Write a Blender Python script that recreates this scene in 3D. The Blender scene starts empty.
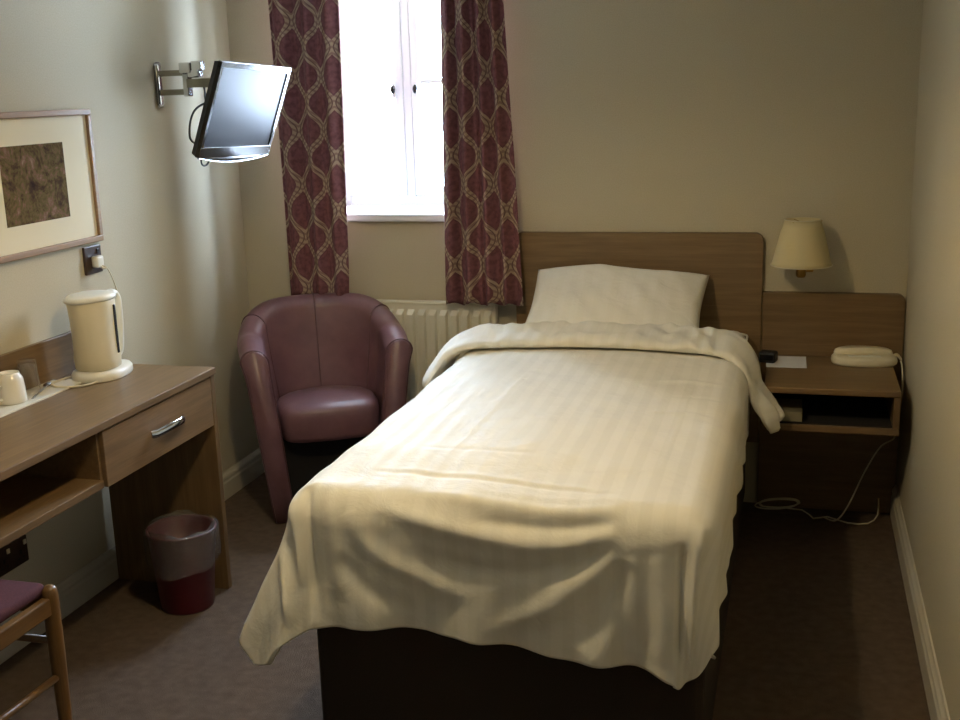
import bpy, bmesh, math, random
from mathutils import Vector, Matrix, noise
random.seed(7)
PI = math.pi
scene = bpy.context.scene
col = scene.collection

# ---------------------------------------------------------------- materials
def srgb(r, g, b):
    f = lambda c: (c/255/12.92) if c/255 <= .04045 else ((c/255+.055)/1.055)**2.4
    return (f(r), f(g), f(b), 1)

def new_mat(name, color, rough=.6, metal=0.0, **kw):
    m = bpy.data.materials.new(name); m.use_nodes = True
    b = m.node_tree.nodes['Principled BSDF']
    b.inputs['Base Color'].default_value = color
    b.inputs['Roughness'].default_value = rough
    b.inputs['Metallic'].default_value = metal
    for k, v in kw.items(): b.inputs[k.replace('_', ' ')].default_value = v
    return m

class NT:
    def __init__(s, m): s.m = m; s.t = m.node_tree; s.b = s.t.nodes['Principled BSDF']
    def n(s, typ, **kw):
        x = s.t.nodes.new(typ)
        for k, v in kw.items(): setattr(x, k, v)
        return x
    def l(s, a, b): s.t.links.new(a, b)
    def math(s, op, a, b=None, c=None):
        x = s.n('ShaderNodeMath', operation=op)
        for i, v in enumerate((a, b, c)):
            if v is None: continue
            if isinstance(v, (int, float)): x.inputs[i].default_value = v
            else: s.l(v, x.inputs[i])
        return x.outputs[0]
    def coord(s, kind='Object', scale=(1, 1, 1), rot=(0, 0, 0)):
        tc = s.n('ShaderNodeTexCoord'); mp = s.n('ShaderNodeMapping')
        mp.inputs['Scale'].default_value = scale; mp.inputs['Rotation'].default_value = rot
        s.l(tc.outputs[kind], mp.inputs[0]); return mp.outputs[0]
    def noise(s, vec, scale=5, detail=4, rough=.5, dist=0):
        x = s.n('ShaderNodeTexNoise'); x.inputs['Scale'].default_value = scale
        x.inputs['Detail'].default_value = detail; x.inputs['Roughness'].default_value = rough
        x.inputs['Distortion'].default_value = dist
        s.l(vec, x.inputs['Vector']); return x.outputs[0]
    def ramp(s, fac, stops):
        r = s.n('ShaderNodeValToRGB'); e = r.color_ramp.elements
        while len(e) < len(stops): e.new(.5)
        for i, (p, c) in enumerate(stops): e[i].position = p; e[i].color = c
        s.l(fac, r.inputs[0]); return r.outputs[0]
    def mix(s, fac, a, b):
        x = s.n('ShaderNodeMix', data_type='RGBA')
        for i, v in ((0, fac), (6, a), (7, b)):
            if isinstance(v, (int, float, tuple)): x.inputs[i].default_value = v
            else: s.l(v, x.inputs[i])
        return x.outputs[2]
    def bump(s, h, strength=.2, dist=.01):
        x = s.n('ShaderNodeBump'); x.inputs['Strength'].default_value = strength
        x.inputs['Distance'].default_value = dist
        s.l(h, x.inputs['Height']); s.l(x.outputs[0], s.b.inputs['Normal'])
    def color(s, c): s.l(c, s.b.inputs['Base Color'])

def noisy(name, c1, c2, scale, rough=.7, bump=.15, bdist=.003, detail=4, kind='Object', sc=(1, 1, 1), **kw):
    m = new_mat(name, c1, rough, **kw); t = NT(m)
    v = t.coord(kind, sc); f = t.noise(v, scale, detail)
    t.color(t.ramp(f, [(.35, c1), (.65, c2)])); t.bump(f, bump, bdist); return m

def wood(name, dark, light, axis='X', rough=.42, fine=1.0):
    m = new_mat(name, light, rough); t = NT(m)
    s = {'X': (1.2, 22, 22), 'Y': (22, 1.2, 22), 'Z': (22, 22, 1.2)}[axis]
    v = t.coord('Object', s); a = t.noise(v, 2.2*fine, 6, .65, .6)
    s2 = {'X': (5, 160, 160), 'Y': (160, 5, 160), 'Z': (160, 160, 5)}[axis]
    b = t.noise(t.coord('Object', s2), 2.0, 3)
    f = t.math('ADD', t.math('MULTIPLY', a, .7), t.math('MULTIPLY', b, .3))
    t.color(t.ramp(f, [(.36, dark), (.62, light)])); t.bump(b, .06, .001); return m

MAT = {}
MAT['wallpaper'] = noisy('wallpaper', srgb(187, 177, 152), srgb(196, 186, 161), 260, .85, .35, .002, 3)
MAT['ceiling'] = noisy('ceiling_paint', srgb(225, 222, 212), srgb(230, 227, 218), 60, .9, .1)
MAT['gloss'] = new_mat('cream_gloss_paint', srgb(205, 198, 180), .35)
MAT['white_gloss'] = new_mat('white_gloss_paint', srgb(232, 235, 240), .3)
MAT['laminate_x'] = wood('oak_laminate', srgb(108, 85, 55), srgb(128, 103, 70), 'X')
MAT['laminate_y'] = wood('oak_laminate_lengthwise', srgb(104, 81, 53), srgb(126, 100, 69), 'Y')
MAT['laminate_z'] = wood('oak_laminate_upright', srgb(98, 75, 48), srgb(118, 93, 62), 'Z')
MAT['laminate_drawer'] = wood('oak_laminate_drawer', srgb(112, 87, 59), srgb(134, 107, 76), 'Y')
MAT['pine'] = wood('varnished_beech', srgb(100, 72, 40), srgb(124, 92, 54), 'Y', .35)
MAT['pine_z'] = wood('varnished_beech_upright', srgb(100, 72, 40), srgb(124, 92, 54), 'Z', .3)
MAT['picframe'] = wood('pale_oak_moulding', srgb(136, 105, 72), srgb(160, 128, 92), 'Y', .45)
MAT['picframe_z'] = wood('pale_oak_moulding_upright', srgb(136, 105, 72), srgb(160, 128, 92), 'Z', .45)
MAT['mat'] = new_mat('cream_mount_card', srgb(230, 220, 192), .9)
MAT['chrome'] = new_mat('chrome', (.62, .62, .62, 1), .12, 1.0)
MAT['brushed'] = new_mat('brushed_steel', (.36, .33, .28, 1), .25, 1.0)
MAT['brass'] = new_mat('worn_brass', srgb(176, 140, 78), .3, 1.0)
MAT['black_gloss'] = new_mat('black_gloss_plastic', (.008, .008, .01, 1), .12)
MAT['black'] = new_mat('black_plastic', (.012, .012, .013, 1), .5)
MAT['silver_trim'] = new_mat('silver_plastic_trim', (.5, .52, .56, 1), .22, .7)
MAT['screen'] = new_mat('dark_lcd_glass', (.01, .011, .014, 1), .30, 0, Specular_IOR_Level=.08, IOR=1.45)
MAT['cream_plastic'] = new_mat('cream_plastic', srgb(222, 212, 184), .35)
MAT['white_plastic'] = new_mat('white_plastic', srgb(232, 228, 214), .3)
MAT['grey_plastic'] = new_mat('dark_grey_window_strip', srgb(52, 56, 62), .2)
MAT['brown_plate'] = noisy('brown_socket_plate', srgb(52, 36, 26), srgb(62, 44, 32), 30, .35, .02)
MAT['china'] = new_mat('white_china', srgb(235, 230, 216), .15)
MAT['paper'] = new_mat('white_paper', srgb(214, 214, 216), .8)
MAT['bookgrey'] = new_mat('grey_card_cover', srgb(128, 122, 100), .6)
MAT['steel'] = new_mat('stainless_steel', (.4, .4, .4, 1), .22, 1.0)
MAT['radiator'] = new_mat('radiator_enamel', srgb(222, 216, 196), .35)
MAT['dark_fabric'] = noisy('dark_brown_divan_fabric', srgb(44, 34, 25), srgb(56, 44, 33), 400, .95, .4, .001)
MAT['painted_shade'] = noisy('painted_shade_black', srgb(22, 19, 18), srgb(27, 23, 22), 300, .95)  # near-black base colour standing in for shade in open recesses
MAT['seat_pad'] = noisy('maroon_seat_fabric', srgb(70, 27, 36), srgb(82, 36, 45), 220, .9, .4, .001)
MAT['bin'] = new_mat('maroon_bin_plastic', srgb(88, 26, 34), .4)

# carpet
m = new_mat('brown_carpet', (.1, .08, .06, 1), .97); t = NT(m)
f1 = t.noise(t.coord('Object'), 420, 3); f2 = t.noise(t.coord('Object'), 30, 4)
f = t.math('ADD', t.math('MULTIPLY', f1, .6), t.math('MULTIPLY', f2, .4))
t.color(t.ramp(f, [(.32, srgb(74, 58, 45)), (.68, srgb(112, 93, 76))])); t.bump(f1, .8, .006)
MAT['carpet'] = m

# leather
def leather(name, c1, c2):
    m = new_mat(name, c1, .36); t = NT(m)
    f = t.noise(t.coord('Object'), 9, 5, .6); g = t.noise(t.coord('Object'), 220, 3)
    t.color(t.ramp(f, [(.3, c1), (.7, c2)]))
    t.bump(t.math('ADD', t.math('MULTIPLY', g, .25), f), .16, .012); return m
MAT['leather'] = leather('plum_leatherette', srgb(106, 74, 81), srgb(124, 90, 96))
MAT['leather_seam'] = new_mat('plum_piping', srgb(92, 62, 68), .45)

# bed linen: woven satin stripes follow the cloth (UV), one material
def linen(name, base, alt, stripe=True, wr=.25):
    m = new_mat(name, base, .8, Sheen_Weight=.15); t = NT(m)
    tc = t.n('ShaderNodeTexCoord'); sx = t.n('ShaderNodeSeparateXYZ'); t.l(tc.outputs['UV'], sx.inputs[0])
    if stripe:
        w = t.math('SINE', t.math('MULTIPLY', sx.outputs[0], 2*PI/.052))
        mask = t.math('MULTIPLY_ADD', t.math('MINIMUM', t.math('MAXIMUM', t.math('MULTIPLY', w, 4), -1), 1), .5, .5)
        t.color(t.mix(mask, base, alt))
        t.l(t.math('MULTIPLY_ADD', mask, -.12, .8), t.b.inputs['Roughness'])
    g = t.noise(t.coord('Object', (1, 1, 1)), 11, 4, .55, .5)
    fine = t.noise(t.coord('Object'), 500, 2)
    t.bump(t.math('ADD', g, t.math('MULTIPLY', fine, .03)), wr, .02); return m
MAT['duvet'] = linen('white_striped_duvet_cotton', srgb(236, 231, 217), srgb(231, 226, 211))
MAT['pillow'] = linen('white_pillow_cotton', srgb(234, 229, 216), srgb(232, 227, 213), True, .3)
MAT['sheet'] = linen('white_sheet_cotton', srgb(226, 220, 206), srgb(226, 220, 206), False, .2)

# curtain fabric: ogee lattice in UV metres
m = new_mat('maroon_ogee_curtain_fabric', (.2, .05, .06, 1), .9); t = NT(m)
tc = t.n('ShaderNodeTexCoord'); sx = t.n('ShaderNodeSeparateXYZ'); t.l(tc.outputs['UV'], sx.inputs[0])
P_, Q_ = .185, .205
u = t.math('MULTIPLY', sx.outputs[0], 1/P_)
fr = t.math('FRACT', u); d = t.math('ABSOLUTE', t.math('SUBTRACT', fr, .5))          # 0..0.5 from column centre
cs = t.math('COSINE', t.math('MULTIPLY', sx.outputs[1], 2*PI/Q_))
edge = t.math('MULTIPLY_ADD', cs, .215, .25)
dist = t.math('ABSOLUTE', t.math('SUBTRACT', d, edge))
lat = t.math('LESS_THAN', dist, .10)
leaf = t.math('SINE', t.math('MULTIPLY', t.math('ADD', sx.outputs[1], t.math('MULTIPLY', d, .1)), 2*PI/.022))
leafm = t.math('GREATER_THAN', leaf, .25)
core = t.math('LESS_THAN', dist, .014)
nz = t.noise(tc.outputs['UV'], 55, 3)
ground = t.ramp(nz, [(.38, srgb(102, 60, 66)), (.62, srgb(124, 80, 84))])
# small dark motif inside every lens
inner = t.math('MULTIPLY', t.math('LESS_THAN', t.math('ABSOLUTE', t.math('SUBTRACT', edge, d)), .14), t.math('GREATER_THAN', nz, .52))
ground2 = t.mix(t.math('MULTIPLY', inner, .6), ground, srgb(86, 46, 58))
latc = t.mix(t.math('MULTIPLY', leafm, .65), srgb(168, 148, 128), srgb(120, 88, 84))
latc = t.mix(core, latc, srgb(104, 80, 74))
t.color(t.mix(lat, ground2, latc))
t.bump(t.noise(t.coord('Object'), 500, 2), .3, .001)
b = t.b
MAT['curtain'] = m

# lampshade: translucent fabric
def shade_mat(name, c, tr=.35):
    m = bpy.data.materials.new(name); m.use_nodes = True; t = m.node_tree
    b = t.nodes['Principled BSDF']; b.inputs['Base Color'].default_value = c; b.inputs['Roughness'].default_value = .9
    tl = t.nodes.new('ShaderNodeBsdfTranslucent'); tl.inputs[0].default_value = c
    mx = t.nodes.new('ShaderNodeMixShader'); mx.inputs[0].default_value = tr
    out = t.nodes['Material Output']
    t.links.new(b.outputs[0], mx.inputs[1]); t.links.new(tl.outputs[0], mx.inputs[2]); t.links.new(mx.outputs[0], out.inputs[0])
    return m
MAT['shade'] = shade_mat('cream_lampshade_fabric', srgb(226, 212, 168), .3)
MAT['pendant_shade'] = shade_mat('cream_pendant_fabric', srgb(220, 204, 168), .12)

def clear_mat(name, tint, alpha, rough=.05):
    m = bpy.data.materials.new(name); m.use_nodes = True; t = m.node_tree
    t.nodes.remove(t.nodes['Principled BSDF'])
    tr = t.nodes.new('ShaderNodeBsdfTransparent'); tr.inputs[0].default_value = tint
    gl = t.nodes.new('ShaderNodeBsdfGlossy'); gl.inputs['Roughness'].default_value = rough
    lw = t.nodes.new('ShaderNodeLayerWeight'); lw.inputs[0].default_value = alpha
    mx = t.nodes.new('ShaderNodeMixShader')
    t.links.new(lw.outputs['Facing'], mx.inputs[0]); t.links.new(tr.outputs[0], mx.inputs[1]); t.links.new(gl.outputs[0], mx.inputs[2])
    t.links.new(mx.outputs[0], t.nodes['Material Output'].inputs[0]); return m
MAT['pane'] = clear_mat('window_glass', (.96, .98, 1, 1), .08)
MAT['tumbler'] = clear_mat('tumbler_glass', (.97, .97, .96, 1), .17)

m = bpy.data.materials.new('clear_bin_liner'); m.use_nodes = True; t_ = m.node_tree; t_.nodes.remove(t_.nodes['Principled BSDF'])
tr = t_.nodes.new('ShaderNodeBsdfTransparent'); tr.inputs[0].default_value = (.9, .9, .9, 1)
df = t_.nodes.new('ShaderNodeBsdfDiffuse'); df.inputs[0].default_value = (.6, .58, .56, 1)
gl = t_.nodes.new('ShaderNodeBsdfGlossy'); gl.inputs['Roughness'].default_value = .18
nz_ = t_.nodes.new('ShaderNodeTexNoise'); nz_.inputs['Scale'].default_value = 28
bp = t_.nodes.new('ShaderNodeBump'); bp.inputs['Strength'].default_value = .8; bp.inputs['Distance'].default_value = .02
t_.links.new(nz_.outputs[0], bp.inputs['Height']); t_.links.new(bp.outputs[0], gl.inputs['Normal'])
m1 = t_.nodes.new('ShaderNodeMixShader'); m1.inputs[0].default_value = .05
m2 = t_.nodes.new('ShaderNodeMixShader'); m2.inputs[0].default_value = .10
t_.links.new(tr.outputs[0], m1.inputs[1]); t_.links.new(df.outputs[0], m1.inputs[2])
t_.links.new(m1.outputs[0], m2.inputs[1]); t_.links.new(gl.outputs[0], m2.inputs[2])
t_.links.new(m2.outputs[0], t_.nodes['Material Output'].inputs[0])
MAT['liner'] = m

# generic garden print
m = new_mat('garden_print', (.1, .1, .08, 1), .95, 0, Specular_IOR_Level=.1); t = NT(m)
v = t.coord('Object'); a = t.noise(v, 14, 6, .7, 1.2); c = t.noise(v, 45, 4, .7)
f = t.math('ADD', t.math('MULTIPLY', a, .65), t.math('MULTIPLY', c, .35))
t.color(t.ramp(f, [(.36, srgb(60, 46, 44)), (.45, srgb(88, 70, 54)), (.5, srgb(104, 94, 60)), (.56, srgb(122, 94, 80)), (.66, srgb(156, 130, 116))]))
MAT['print'] = m

# ---------------------------------------------------------------- mesh helpers
def link(name, me, mat=None, parent=None, loc=(0, 0, 0), rot=(0, 0, 0), smooth=False):
    o = bpy.data.objects.new(name, me); col.objects.link(o)
    o.location = loc; o.rotation_euler = rot
    if mat: me.materials.append(MAT[mat] if isinstance(mat, str) else mat)
    if parent: o.parent = parent
    if smooth:
        for p in me.polygons: p.use_smooth = True
    return o

def from_bm(name, bm, mat, parent=None, smooth=False, **kw):
    bmesh.ops.recalc_face_normals(bm, faces=bm.faces[:])
    me = bpy.data.meshes.new(name); bm.to_mesh(me); bm.free()
    return link(name, me, mat, parent, smooth=smooth, **kw)

def empty(name, loc, label, cat, group=None, rz=0):
    o = bpy.data.objects.new(name, None); col.objects.link(o); o.location = loc; o.rotation_euler = (0, 0, rz)
    o.empty_display_size = .1
    o['label'] = label; o['category'] = cat
    if group: o['group'] = group
    return o
def tag(o, label, cat, group=None):
    o['label'] = label; o['category'] = cat
    if group: o['group'] = group
    return o
def struct(o): o['kind'] = 'structure'; return o

def add_box(bm, x0, x1, y0, y1, z0, z1, bevel=0, seg=2):
    r = bmesh.ops.create_cube(bm, size=1)
    vs = r['verts']
    for v in vs: v.co = Vector((x0+(v.co.x+.5)*(x1-x0), y0+(v.co.y+.5)*(y1-y0), z0+(v.co.z+.5)*(z1-z0)))
    if bevel:
        es = list({e for v in vs for e in v.link_edges})
        bmesh.ops.bevel(bm, geom=es, offset=bevel, segments=seg, profile=.5, affect='EDGES')
    return vs
def box(name, x0, x1, y0, y1, z0, z1, mat, parent=None, bevel=.002, **kw):
    bm = bmesh.new(); add_box(bm, x0, x1, y0, y1, z0, z1, bevel)
    return from_bm(name, bm, mat, parent, **kw)

def add_lathe(bm, prof, n=40, c=(0, 0, 0), close=False):
    rings = []
    for r, z in prof:
        if r < 1e-6: rings.append([bm.verts.new((c[0], c[1], c[2]+z))])
        else: rings.append([bm.verts.new((c[0]+r*math.cos(2*PI*i/n), c[1]+r*math.sin(2*PI*i/n), c[2]+z)) for i in range(n)])
    for a, b in zip(rings, rings[1:]):
        for i in range(n):
            j = (i+1) % n
            if len(a) == 1 and len(b) == 1: continue
            if len(a) == 1: bm.faces.new((a[0], b[j], b[i]))
            elif len(b) == 1: bm.faces.new((a[i], a[j], b[0]))
            else: bm.faces.new((a[i], a[j], b[j], b[i]))
    return rings
def lathe(name, prof, mat, parent=None, n=40, c=(0, 0, 0), **kw):
    bm = bmesh.new(); add_lathe(bm, prof, n, c); return from_bm(name, bm, mat, parent, smooth=True, **kw)

def catmull(pts, k=8):
    pts = [Vector(p) for p in pts]; out = []
    for i in range(len(pts)-1):
        p0 = pts[max(i-1, 0)]; p1 = pts[i]; p2 = pts[i+1]; p3 = pts[min(i+2, len(pts)-1)]
        for j in range(k):
            t = j/k
            out.append(.5*((2*p1)+(-p0+p2)*t+(2*p0-5*p1+4*p2-p3)*t*t+(-p0+3*p1-3*p2+p3)*t**3))
    out.append(pts[-1]); return out
def add_tube(bm, pts, r, n=10, cap=True):
    pts = [Vector(p) for p in pts]; rs = r if isinstance(r, (list, tuple)) else [r]*len(pts)
    up = Vector((0, 0, 1)); rings = []; prev = None
    for i, p in enumerate(pts):
        t = (pts[min(i+1, len(pts)-1)]-pts[max(i-1, 0)])
        if t.length < 1e-9: t = Vector((0, 0, 1))
        t.normalize()
        if prev is None:
            a = t.cross(up)
            if a.length < .1: a = t.cross(Vector((1, 0, 0)))
        else: a = prev-t*prev.dot(t)
        a.normalize(); prev = a; b = t.cross(a)
        rings.append([bm.verts.new(p+(a*math.cos(2*PI*k/n)+b*math.sin(2*PI*k/n))*rs[i]) for k in range(n)])
    for a, b in zip(rings, rings[1:]):
        for i in range(n): bm.faces.new((a[i], a[(i+1) % n], b[(i+1) % n], b[i]))
    if cap: bm.faces.new(rings[0][::-1]); bm.faces.new(rings[-1])
def tube(name, pts, r, mat, parent=None, n=10, sm=0, **kw):
    bm = bmesh.new(); add_tube(bm, catmull(pts, sm) if sm else pts, r, n)
    return from_bm(name, bm, mat, parent, smooth=True, **kw)

def grid_mesh(name, nu, nv, fn, mat, parent=None, closed_u=False, closed_v=False, uv=None, smooth=True, caps=False, **kw):
    """fn(i,j)->co ; uv(i,j)->(u,v)"""
    verts = [tuple(fn(i, j)) for j in range(nv) for i in range(nu)]
    faces = []; loops = []
    for j in range(nv if closed_v else nv-1):
        for i in range(nu if closed_u else nu-1):
            q = [(i, j), (i+1, j), (i+1, j+1), (i, j+1)]
            faces.append([(b % nv)*nu+(a % nu) for a, b in q]); loops.append(q)
    if caps and closed_u:
        faces.append([i for i in range(nu)][::-1]); loops.append([(i, 0) for i in range(nu)][::-1])
        faces.append([(nv-1)*nu+i for i in range(nu)]); loops.append([(i, nv-1) for i in range(nu)])
    me = bpy.data.meshes.new(name); me.from_pydata(verts, [], faces); me.update()
    if uv:
        l = me.uv_layers.new(name='UVMap'); k = 0
        for q in loops:
            for a, b in q: l.data[k].uv = uv(a, b); k += 1
    return link(name, me, mat, parent, smooth=smooth, **kw)

def frame_bm(bm, x0, x1, z0, z1, w, y0, y1, bevel=.003):
    add_box(bm, x0, x0+w, y0, y1, z0, z1, bevel); add_box(bm, x1-w, x1, y0, y1, z0, z1, bevel)
    add_box(bm, x0+w, x1-w, y0, y1, z0, z0+w, bevel); add_box(bm, x0+w, x1-w, y0, y1, z1-w, z1, bevel)

# ---------------------------------------------------------------- room
W, YB, H = 2.57, -5.0, 2.42
WX0, WX1, WZ0, WZ1, WD = .325, .965, 1.085, 2.12, .34
struct(box('floor', -.15, W+.15, YB-.15, .45, -.1, 0, 'carpet', bevel=0))
struct(box('ceiling', -.15, W+.15, YB-.15, .45, H, H+.1, 'ceiling', bevel=0))
struct(box('wall_left', -.15, 0, YB-.15, .0, 0, H, 'wallpaper', bevel=0))
struct(box('wall_right', W, W+.15, YB-.15, .0, 0, H, 'wallpaper', bevel=0))
struct(box('wall_front', 0, W, YB-.15, YB, 0, H, 'wallpaper', bevel=0))
bm = bmesh.new()
JX0, JX1 = .250, 1.040      # splayed jambs: opening is wider on the room side
def prism(bm, poly, z0, z1):
    a = [bm.verts.new((x, y, z0)) for x, y in poly]; b = [bm.verts.new((x, y, z1)) for x, y in poly]
    n = len(poly); bm.faces.new(a[::-1]); bm.faces.new(b)
    for i in range(n): bm.faces.new((a[i], a[(i+1) % n], b[(i+1) % n], b[i]))
add_box(bm, -.15, W+.15, 0, .45, 0, WZ0); add_box(bm, -.15, W+.15, 0, .45, WZ1, H)
prism(bm, [(-.15, 0), (JX0, 0), (WX0, .27), (WX0, .45), (-.15, .45)], WZ0, WZ1)
prism(bm, [(W+.15, 0), (W+.15, .45), (WX1, .45), (WX1, .27), (JX1, 0)], WZ0, WZ1)
struct(from_bm('wall_back', bm, 'wallpaper'))

def baseboard(name, a, b, nrm, h=.118):
    a, b, nrm = Vector(a), Vector(b), Vector(nrm)
    prof = [(0, 0), (.017, 0), (.017, h*.62), (.013, h*.68), (.013, h*.74), (.016, h*.78), (.014, h*.86), (.008, h*.93), (.005, h), (0, h)]
    bm = bmesh.new(); R = [[bm.verts.new(p+nrm*d+Vector((0, 0, z))) for d, z in prof] for p in (a, b)]
    n = len(prof)
    for i in range(n): bm.faces.new((R[0][i], R[0][(i+1) % n], R[1][(i+1) % n], R[1][i]))
    bm.faces.new(R[0]); bm.faces.new(R[1][::-1])
    return struct(from_bm(name, bm, 'gloss'))
baseboard('baseboard_right', (W, YB, 0), (W, -.036, 0), (-1, 0, 0))
baseboard('baseboard_left', (0, YB, 0), (0, 0, 0), (1, 0, 0), .108)
baseboard('baseboard_back', (.018, 0, 0), (1.12, 0, 0), (0, -1, 0), .108)
baseboard('baseboard_front', (.018, YB, 0), (W-.018, YB, 0), (0, 1, 0))

# window: reveal, sill, casements
win = struct(bpy.data.objects.new('window_1', None)); col.objects.link(win); win.location = (.645, .28, WZ0)
def wpart(o): o.location = Vector(o.location)-win.location; o.parent = win; return o
bm = bmesh.new(); frame_bm(bm, WX0, WX1, WZ0+.022, WZ1, .045, .27, .33)
add_box(bm, .628, .662, .262, .33, WZ0+.06, WZ1-.045, .004)
wpart(from_bm('window_frame', bm, 'white_gloss'))
def casement(x0, x1):
    bm = bmesh.new(); z0, z1 = WZ0+.067, WZ1-.045
    frame_bm(bm, x0, x1, z0, z1, .036, .255, .292, .006)
    add_box(bm, x0+.036, x1-.036, .262, .284, 1.598, 1.618, .004)
    c = wpart(from_bm('casement', bm, 'white_gloss'))
    g = wpart(box('window_pane', x0+.034, x1-.034, .271, .274, z0+.034, z1-.034, 'pane', bevel=0))
    return c
casement(.37, .6265); casement(.6635, .92)
for hx in (.590, .686):
    bm = bmesh.new(); add_box(bm, hx-.008, hx+.008, .246, .256, 1.545, 1.61, .003)
    h = wpart(from_bm('handle_plate', bm, 'white_gloss'))
    bm = bmesh.new(); bmesh.ops.create_uvsphere(bm, u_segments=16, v_segments=10, radius=1)
    for v in bm.verts: v.co = Vector((hx+v.co.x*.011, .238+v.co.y*.012, 1.58+v.co.z*.018))
    wpart(from_bm('window_handle', bm, 'black_gloss', smooth=True))
bm = bmesh.new(); prism(bm, [(JX0+.002, 0), (JX1-.002, 0), (WX1, .27), (WX0, .27)], WZ0, WZ0+.022); add_box(bm, WX0-.03, WX1+.03, -.03, 0, WZ0-.008, WZ0+.022, .006)
wpart(from_bm('window_sill', bm, 'white_gloss'))

# radiator
rad = empty('radiator', (.75, -.05, .12), 'cream panel radiator with vertical ribs beneath the window behind the tub chair', 'radiator')
RX0, RX1, RZ0, RZ1 = .42, 1.078, .14, .762
def rel(o, root): o.location = Vector(o.location)-root.location; o.parent = root; return o
bm = bmesh.new()
n = 14; wv = (RX1-RX0-.03)/n
pts = []
for i in range(n):
    xa = RX0+.015+i*wv
    pts += [(xa, -.066), (xa+wv*.22, -.066), (xa+wv*.36, -.082), (xa+wv*.86, -.082), (xa+wv, -.066)]
zz = [(RZ0, 0), (RZ0+.04, 0), (RZ0+.06, 1), (RZ1-.045, 1), (RZ1-.025, 0), (RZ1-.005, 0), (RZ1, .0)]
rows = []
for z, k in zz: rows.append([bm.verts.new((x, -.066+(y+.066)*k, z)) for x, y in pts])
for a, b in zip(rows, rows[1:]):
    for i in range(len(pts)-1): bm.faces.new((a[i], a[i+1], b[i+1], b[i]))
rel(from_bm('front_panel', bm, 'radiator'), rad)
bm = bmesh.new(); add_box(bm, RX0, RX1, -.07, -.03, RZ1-.004, RZ1+.006, .003)
add_box(bm, RX0, RX0+.016, -.07, -.03, RZ0, RZ1-.002, .003); add_box(bm, RX1-.016, RX1, -.07, -.03, RZ0, RZ1-.002, .003)
add_box(bm, RX0+.016, RX1-.016, -.064, -.034, RZ0, RZ1-.006, .002)
rel(from_bm('casing', bm, 'radiator'), rad)
for x in (RX0+.1, RX1-.1): rel(box('bracket', x-.015, x+.015, -.036, 0, .3, .62, 'radiator', bevel=.001), rad)
rel(tube('pipe', [(RX1-.02, -.05, .16), (RX1-.02, -.05, 0)], .008, 'radiator'), rad)

# ---------------------------------------------------------------- curtains
def curtain(x0t, x1t, x0b, x1b, z0, z1, yc, folds, ph, label, cloth_w, am=.021):
    root = empty('curtain', ((x0b+x1b)/2, yc, z0), label, 'curtain', 'ogee patterned curtains either side of the window')
    nu, nv = 150, 46
    rnd = random.Random(int(ph*100)); ks = [rnd.uniform(.75, 1.25) for _ in range(folds*2+3)]
    def s2(u):
        x = u*folds; i = int(x); f = x-i
        return ks[i]*math.sin(2*PI*(x)+ph+.6*math.sin(2*PI*u*1.3))+.35*math.sin(2*PI*x*2.1+ph*2)
    def fn(i, j):
        u = i/(nu-1); v = j/(nv-1); z = z0+(z1-z0)*v
        amp = am+.003*math.sin(v*3+ph)
        xl = x0b+(x0t-x0b)*v; xr = x1b+(x1t-x1b)*v
        uu = u+.012*math.sin(2*PI*u*folds*1+ph+1.2)*(1) + .01*math.sin(v*5+u*9)*u*(1-u)
        y = yc+amp*s2(u+.015*math.sin(v*2.4+ph))*(1 if v < .93 else .8)
        zz_ = z+(-.008*s2(u) if j == 0 else 0)
        return (xl+(xr-xl)*uu-root.location.x, y-root.location.y, zz_-root.location.z)
    o = grid_mesh('drape', nu, nv, fn, 'curtain', root, uv=lambda i, j: (i/(nu-1)*cloth_w+ph*.1, (z0+(z1-z0)*j/(nv-1))))
    s = o.modifiers.new('thick', 'SOLIDIFY'); s.thickness = .004
    # heading tape hooks
    return root
curtain(.215, .508, .232, .480, .785, 2.19, -.098, 3, .4, 'maroon ogee-patterned curtain left of the window, behind the tub chair', .46, .014)
curtain(.915, 1.135, .893, 1.196, .772, 2.19, -.118, 4, 2.1, 'maroon ogee-patterned curtain right of the window, beside the headboard', .50)
pole = empty('curtain_rail', (.66, -.1, 2.2), 'white curtain rail above the window carrying both curtains', 'curtain rail')
rel(box('rail', .12, 1.24, -.16, -.1, 2.19, 2.215, 'white_gloss'), pole)
for x in (.2, 1.16): rel(box('rail_bracket', x-.01, x+.01, -.12, 0, 2.2, 2.23, 'white_gloss'), pole)

# ---------------------------------------------------------------- headboard + bedside unit
def rounded_panel(name, x0, x1, z0, z1, y0, y1, r, mat, corners=(1, 1), parent=None):
    pts = [(x0, z0), (x1, z0)]
    def arc(cx, cz, a0, a1): return [(cx+r*math.cos(a0+(a1-a0)*k/8), cz+r*math.sin(a0+(a1-a0)*k/8)) for k in range(9)]
    pts += arc(x1-r, z1-r, 0, PI/2) if corners[1] else [(x1, z1)]
    pts += arc(x0+r, z1-r, PI/2, PI) if corners[0] else [(x0, z1)]
    bm = bmesh.new(); f = bm.faces.new([bm.verts.new((x, y0, z)) for x, z in pts])
    g = bmesh.ops.extrude_face_region(bm, geom=[f]); vs = [e for e in g['geom'] if isinstance(e, bmesh.types.BMVert)]
    for v in vs: v.co.y = y1
    bmesh.ops.recalc_face_normals(bm, faces=bm.faces[:])
    es = [e for e in bm.edges if abs(e.verts[0].co.y-e.verts[1].co.y) < 1e-6 and e.verts[0].co.y < (y0+y1)/2]
    bmesh.ops.bevel(bm, geom=es, offset=.003, segments=2, affect='EDGES')
    return from_bm(name, bm, mat, parent)
hb = tag(rounded_panel('headboard', 1.150, 2.073, .25, 1.037, -.03, -.001, .03, 'laminate_x'), 'tall oak laminate headboard fixed to wall behind the pillow', 'headboard')

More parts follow.
